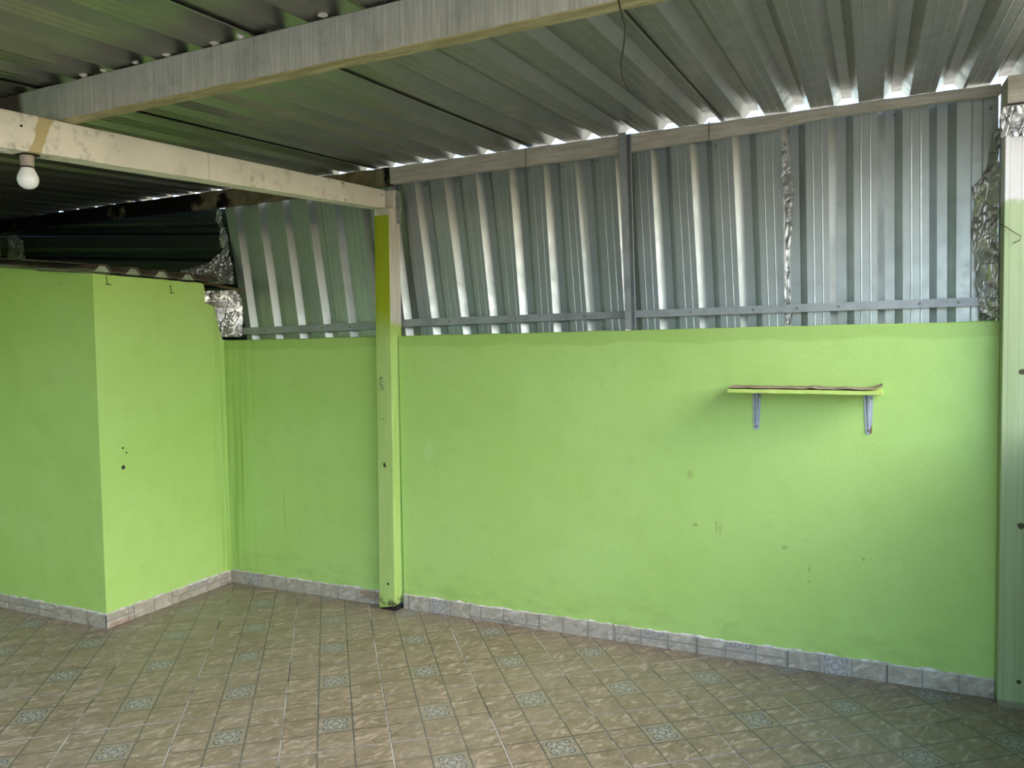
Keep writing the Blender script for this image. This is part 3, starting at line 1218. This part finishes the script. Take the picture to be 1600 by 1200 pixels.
# ------------------------------------------------------------------ roof of the projecting room
roofB = empty('sheet_roof', (-1.2, -.45, 1.99), label='rusty brown trapezoid sheet lying on top of the projecting room', category='roof sheet')
prof = rib_profile([-.945 + .195 * k for k in range(5)], -1.02, -.02, False)
rows = []
for k in range(16):
    x = X_FAR + .01 + (.045 - X_FAR - .01) * k / 15
    rows.append([(x, y, block_top(x, 0) + .016 + h + .004 * noisy((x, y, 0), 3, 6)) for (y, h) in prof])
fix_normals(obj('sheet', sheet_mesh(rows, Vector((0, 0, .0035))), 'blockroof', roofB))
for k in range(4):
    y = -.945 + .195 * k
    sec = [(y + .002, .0), (y + RW, RH - .003), (y + RW + RT, RH - .003), (y + 2 * RW + RT - .002, .0)]
    vf = prism(sec, lambda a, h: (-.05, a, block_top(0, 0) + .0145 + h), lambda a, h: (.030, a, block_top(0, 0) + .0145 + h))
    fix_normals(obj('mortar_plug', vf, 'plug', roofB, label='pale mortar filling a rib end'))
# black strip painting the shadow line between the wall head and the sheet
fix_normals(obj('shadow_line', join(box(X_FAR + .01, -.005, -.925, -.82, 1.95, 1.972), box(-.11, -.004, -.80, -.17, 1.95, 1.992)), 'black', roofB))
fix_normals(obj('edge_strip', rough_bar(lambda t: [
    (X_FAR + .01 + (2.54) * t, -1.03, block_top(X_FAR + .01 + 2.54 * t, 0) + .050), (X_FAR + .01 + 2.54 * t, -.90, block_top(X_FAR + .01 + 2.54 * t, 0) + .055),
    (X_FAR + .01 + 2.54 * t, -.90, block_top(X_FAR + .01 + 2.54 * t, 0) + .059), (X_FAR + .01 + 2.54 * t, -1.03, block_top(X_FAR + .01 + 2.54 * t, 0) + .054)], 30, .003), 'blockroof', roofB))

lath = fix_normals(obj('wooden_lath', rough_bar(lambda t: [
    (-.62 + .90 * t, -.125, 2.095 - .178 * t), (-.62 + .90 * t, -.085, 2.098 - .178 * t),
    (-.62 + .90 * t, -.085, 2.113 - .178 * t), (-.62 + .90 * t, -.125, 2.111 - .178 * t)], 20, .003),
    'wood_dark', label='thin dark lath sticking out over the broken wall head', category='lath'))

# ------------------------------------------------------------------ aluminium tape
def foil(name, label, outline, normal, amp, seed, nu=26, nv=40, edge=.006, group=None):
    """outline: rows of (left, right) 3d points from bottom to top; crumpled between them"""
    rows_ = [(Vector(a), Vector(b)) for a, b in outline]
    nrm = Vector(normal).normalized()
    vs, fs = [], []
    for j in range(nv + 1):
        t = j / nv * (len(rows_) - 1)
        k = min(int(t), len(rows_) - 2)
        f = t - k
        a = rows_[k][0].lerp(rows_[k + 1][0], f)
        b = rows_[k][1].lerp(rows_[k + 1][1], f)
        d = (b - a).normalized() if (b - a).length > 1e-6 else Vector((1, 0, 0))
        a = a + d * edge * noisy((0, 0, j * .37), 1.0, seed)
        b = b + d * edge * noisy((5, 0, j * .41), 1.0, seed)
        for i in range(nu + 1):
            p = a.lerp(b, i / nu)
            q = Vector((p.x * 1.0, p.y, p.z * .7))
            w = amp * (noisy(q, 13, seed) + .55 * abs(noisy(q, 34, seed + 3)) * 2 - .4 + .35 * noisy(q, 70, seed + 5))
            vs.append(tuple(p + nrm * max(-.3 * amp, w)))
    n = nu + 1
    for j in range(nv):
        for i in range(nu):
            a = j * n + i
            fs.append((a, a + 1, a + n + 1, a + n))
    o = obj(name, (vs, fs), 'foil', label=label, category='foil', group=group)
    s = o.modifiers.new('thickness', 'SOLIDIFY')
    s.thickness = .0006
    return o


foil('aluminium_tape', 'narrow crumpled aluminium tape sealing the seam in the middle of the sheet wall',
     [((3.506, .083, 1.625), (3.528, .083, 1.625)), ((3.505, .083, 1.69), (3.530, .083, 1.69)), ((3.500, .080, 1.75), (3.528, .080, 1.75)), ((3.505, .080, 1.9), (3.522, .080, 1.9)),
      ((3.503, .080, 2.05), (3.530, .080, 2.05)), ((3.505, .080, 2.2), (3.538, .080, 2.2)), ((3.492, .080, 2.28), (3.541, .080, 2.28)),
      ((3.488, .080, 2.34), (3.530, .080, 2.34)), ((3.496, .080, 2.40), (3.516, .080, 2.40)), ((3.490, .082, 2.44), (3.512, .082, 2.44)), ((3.497, .084, 2.49), (3.505, .084, 2.50))],
     (0, -1, 0), .006, 11, 10, 70, .006)
foil('aluminium_tape', 'wide crumpled aluminium tape closing the joint between sheet wall and right-hand column',
     [((4.300, .075, 1.625), (4.363, .03, 1.625)), ((4.296, .052, 1.69), (4.363, .03, 1.69)), ((4.288, .055, 1.76), (4.363, .03, 1.76)), ((4.280, .070, 1.9), (4.362, .03, 1.9)), ((4.272, .075, 1.99), (4.356, .03, 1.99)), ((4.276, .075, 2.1), (4.358, .03, 2.1)),
      ((4.276, .075, 2.20), (4.362, .03, 2.2)), ((4.306, .075, 2.235), (4.362, .03, 2.26)), ((4.322, .075, 2.28), (4.355, .035, 2.3)), ((4.332, .075, 2.36), (4.362, .035, 2.36)), ((4.338, .075, 2.42), (4.362, .04, 2.43))],
     (-.3, -1, 0), .014, 17, 22, 70, .008)
foil('aluminium_tape', 'aluminium tape wrapped round the head of the right-hand column',
     [((4.352, -.079, 2.360), (4.60, -.079, 2.352)), ((4.352, -.081, 2.40), (4.60, -.080, 2.40)), ((4.350, -.084, 2.44), (4.60, -.082, 2.44)), ((4.352, -.090, 2.466), (4.60, -.09, 2.472)), ((4.356, -.094, 2.478), (4.60, -.098, 2.486))],
     (0, -1, 0), .010, 23, 40, 22, .006)
foil('aluminium_tape', 'shiny aluminium tape patch in the inner corner beside the broken wall head',
     [((-.008, -.030, 1.640), (.100, .052, 1.640)), ((-.008, -.034, 1.69), (.112, .052, 1.69)), ((-.008, -.05, 1.76), (.112, .062, 1.76)), ((-.008, -.072, 1.83), (.110, .062, 1.83)),
      ((-.030, -.140, 1.865), (.108, .055, 1.89)), ((-.035, -.146, 1.90), (.10, .045, 1.92)), ((-.035, -.140, 1.935), (.095, .035, 1.945))],
     (.55, -1, 0), .014, 31, 26, 50, .006)
foil('aluminium_tape', 'rumpled aluminium foil bunched behind the dark lath above the projecting room',
     [((-.50, -.02, 2.0), (.085, .02, 1.985)), ((-.46, -.0, 2.06), (.070, .03, 2.05)), ((-.40, .03, 2.10), (.045, .05, 2.12)), ((-.16, .06, 2.14), (.005, .06, 2.2)), ((-.06, .07, 2.22), (-.005, .06, 2.28))],
     (.2, -1, .3), .022, 37, 50, 36, .008)
foil('aluminium_tape', 'thin strip of aluminium tape between the dark panel and the first upright sheet',
     [((-.075, .070, 2.24), (-.008, .078, 2.22)), ((-.085, .072, 2.30), (-.018, .08, 2.30)), ((-.075, .074, 2.36), (-.038, .082, 2.36)), ((-.115, .076, 2.42), (-.068, .084, 2.42)), ((-.110, .076, 2.49), (-.072, .084, 2.50))],
     (.2, -1, 0), .008, 41, 14, 40, .012)
foil('aluminium_tape', 'short aluminium tape on the right cheek of the green post head',
     [((1.372, .008, 2.275), (1.372, .045, 2.270)), ((1.372, .004, 2.33), (1.373, .050, 2.33)), ((1.373, .0, 2.40), (1.374, .050, 2.40)), ((1.374, .002, 2.45), (1.376, .045, 2.46))],
     (1, -.4, 0), .006, 47, 10, 30, .004)
foil('aluminium_tape', 'crumpled aluminium tape at the far left end of the dark panel',
     [((-2.31, .06, 2.30), (-2.13, .07, 2.29)), ((-2.32, .06, 2.36), (-2.14, .07, 2.37)), ((-2.31, .06, 2.42), (-2.15, .07, 2.44)), ((-2.30, .06, 2.47), (-2.19, .07, 2.47)), ((-2.29, .06, 2.49), (-2.21, .07, 2.495))],
     (0, -1, 0), .018, 53, 24, 36, .012)

# ------------------------------------------------------------------ shelf
shelf = empty('wall_shelf', (3.605, -.1, 1.31), label='small lime green wall shelf on two metal brackets', category='shelf')
SX0, SX1 = 3.280, 3.924
bd = fix_normals(obj('board', rough_bar(lambda t: [
    (SX0 + (SX1 - SX0) * t, -.2, 1.3165 - .006 * t), (SX0 + (SX1 - SX0) * t, -.001, 1.3165 - .006 * t),
    (SX0 + (SX1 - SX0) * t, -.001, 1.334 - .006 * t), (SX0 + (SX1 - SX0) * t, -.2, 1.334 - .006 * t)], 40, .0016, 14, 4), 'shelf_edge', shelf))
bevel(bd, .002, 2)
# peeling laminate on top, curling up at the right end
nx_, ny_ = 44, 10
vs, fs = [], []
for j in range(ny_ + 1):
    for i in range(nx_ + 1):
        x = SX0 + .004 + (SX1 - SX0 - .006) * i / nx_
        y = -.199 + .197 * j / ny_
        t = (x - SX0) / (SX1 - SX0)
        up = .0035 + .003 * abs(noisy((x * 2, y, 0), 6, 2)) * 2
        if t > .90:
            up += 1.7 * (t - .90) ** 2
        if t < .06:
            up += .6 * (.06 - t) ** 2
        if .52 < t < .60:
            up += .004 * math.sin((t - .52) / .08 * math.pi)
        vs.append((x + (.002 if j % 2 else 0), y, 1.3345 - .006 * t + up))
for j in range(ny_):
    for i in range(nx_):
        a = j * (nx_ + 1) + i
        fs.append((a, a + 1, a + nx_ + 2, a + nx_ + 1))
lm = obj('laminate', (vs, fs), 'shelf_top', shelf, label='peeling brown laminate curling at one end')
s_ = lm.modifiers.new('thickness', 'SOLIDIFY')
s_.thickness = .0022
s_.offset = 1


def bracket(x, zt, zb, lean, rusty):
    """pressed steel L bracket: tapered wall leg with a rib, tapered shelf arm"""
    wt, wb = .040, .026
    leg = []
    n = 10
    pts = []
    for k in range(n + 1):
        t = k / n
        z = zb + .012 + (zt - zb - .012) * t
        w = wb + (wt - wb) * t
        pts.append((x + lean * (1 - t) - w / 2, z))
    right = [(x + lean * (1 - (z - zb) / (zt - zb)) + (wb + (wt - wb) * (z - zb) / (zt - zb)) / 2, z) for (_, z) in pts]
    foot = [(x + lean - wb / 2 * math.cos(a), zb + .012 - .012 * math.sin(a)) for a in [math.pi * k / 6 for k in range(1, 6)]]
    poly = pts[::-1] + foot + right
    o = fix_normals(obj('bracket', prism(poly, lambda a, b: (a, -.0035, b), lambda a, b: (a, -.0005, b)), 'bracket', shelf))
    # pressed rib down the middle
    vs, fs = [], []
    for k in range(n + 1):
        t = k / n
        z = zb + .022 + (zt - zb - .024) * t
        cx = x + lean * (1 - t)
        w = .006 + .005 * t
        d = .003 + .016 * t ** 3
        vs += [(cx - w, -.0034, z), (cx - w * .4, -.0034 - d, z), (cx + w * .4, -.0034 - d, z), (cx + w, -.0034, z)]
    for k in range(n):
        for j in range(4):
            a, b = k * 4 + j, k * 4 + (j + 1) % 4
            fs.append((a, b, b + 4, a + 4))
    fs.append((3, 2, 1, 0))
    fs.append(tuple(n * 4 + j for j in range(4)))
    fix_normals(obj('stiffening_rib', (vs, fs), 'bracket', o))
    arm = [(x - wt / 2, -.001), (x + wt / 2, -.001), (x + wb / 2, -.165), (x, -.175), (x - wb / 2, -.165)]
    fix_normals(obj('arm', prism(arm, lambda a, b: (a, b, zt - .0005), lambda a, b: (a, b, zt + .0025)), 'bracket', o))
    obj('screw', tube([(x + lean, -.003, zb + .018), (x + lean, -.008, zb + .018)], [.007, .005], 10), 'screw', o)
    obj('screw', tube([(x + .012, -.003, zt - .022), (x + .012, -.008, zt - .022)], [.006, .004], 10), 'screw', o)
    if rusty:
        obj('rust_patch', prism([(x + lean + .004, zb + .002), (x + lean + .0135, zb + .006), (x + lean + .0142, zb + .045), (x + lean + .008, zb + .026)],
                                lambda a, b: (a, -.0036, b), lambda a, b: (a, -.0043, b)), 'rust', o, label='rusty worn edge')


bracket(3.385, 1.3125, 1.128, -.002, False)
bracket(3.866, 1.3075, 1.122, .002, True)

# ------------------------------------------------------------------ lamp
lamp = empty('light_bulb', (1.262, -2.09, 2.106), label='white light bulb in a grey holder under the cream beam', category='lamp')
zb_ = 2.36 + .0655 * -2.09
obj('mounting_plate', box(1.236, 1.290, -2.118, -2.062, zb_ - .005, zb_ - .0005), 'black', lamp)
sock = obj('socket', lathe((1.262, -2.09), [(.0185, 2.172), (.0205, 2.176), (.0205, 2.200), (.022, 2.204), (.022, zb_ - .004)], 24), 'socket', lamp, smooth=False)
obj('bulb', lathe((1.262, -2.09), [(.003, 2.1055), (.012, 2.107), (.022, 2.1125), (.029, 2.121), (.0325, 2.132), (.033, 2.141), (.0315, 2.150), (.0275, 2.160), (.0225, 2.170), (.0195, 2.178), (.0185, 2.183)], 32), 'bulb', lamp, smooth=True)
obj('collar', lathe((1.262, -2.09), [(.0192, 2.176), (.0215, 2.178), (.0215, 2.181), (.0192, 2.183)], 24), 'black', sock)
obj('wire_stub', tube([(1.285, -2.165, 2.2205), (1.287, -2.20, 2.213), (1.290, -2.225, 2.2105)], .004, 6), 'blob', lamp)

# ------------------------------------------------------------------ wires
wp = [(3.335, -2.008, 2.40), (3.334, -2.010, 2.362), (3.336, -2.0, 2.34), (3.345, -1.985, 2.30), (3.338, -1.975, 2.26), (3.328, -1.968, 2.22), (3.330, -1.958, 2.185), (3.345, -1.948, 2.155)]
obj('hanging_wire', tube(wp, .0022, 6), 'wire', smooth=True, label='loose dark wire hanging from the grey beam', category='wire')
wp = [(4.350, -.078, 2.012), (4.375, -.082, 1.995), (4.40, -.086, 1.972), (4.425, -.085, 1.955), (4.418, -.083, 1.938), (4.398, -.080, 1.930)]
obj('bent_wire', tube(wp, .0016, 6), 'wire', smooth=True, label='thin bent wire sticking out of the right-hand column', category='wire')
for i, (x, lab) in enumerate(((1.20, 'tie wire round the purlin just above the cream beam'), (2.183, 'tie wire round the purlin left of the steel stud'), (3.157, 'tie wire round the purlin right of the steel stud'))):
    zt = 2.625
    zb = 2.498 if i == 0 else 2.508
    loop = [(x, .10, zt - .01), (x - .002, .06, zt), (x, .040, zt - .012), (x + .001, .0395, 2.56), (x - .001, .0395, zb + .01), (x, .048, zb), (x + .002, .085, zb + .002)]
    obj('tie_wire', tube(loop, .0018, 6), 'wire_grey', smooth=True, label=lab, category='wire', group='purlin tie wires')
for i, (y, z, lab) in enumerate(((-.848, 1.963, 'bent wire hook on the projecting room near its outer corner'), (-.416, 1.940, 'bent wire hook on the projecting room near the broken wall head'))):
    wp = [(.004, y, z + .012), (.005, y + .001, z - .012), (.007, y - .001, z - .034), (.012, y - .010, z - .040), (.015, y - .004, z - .032), (.014, y + .010, z - .034), (.011, y + .022, z - .037)]
    obj('wire_hook', tube(wp, .0017, 6), 'wire', smooth=True, label=lab, category='hook', group='wire hooks')
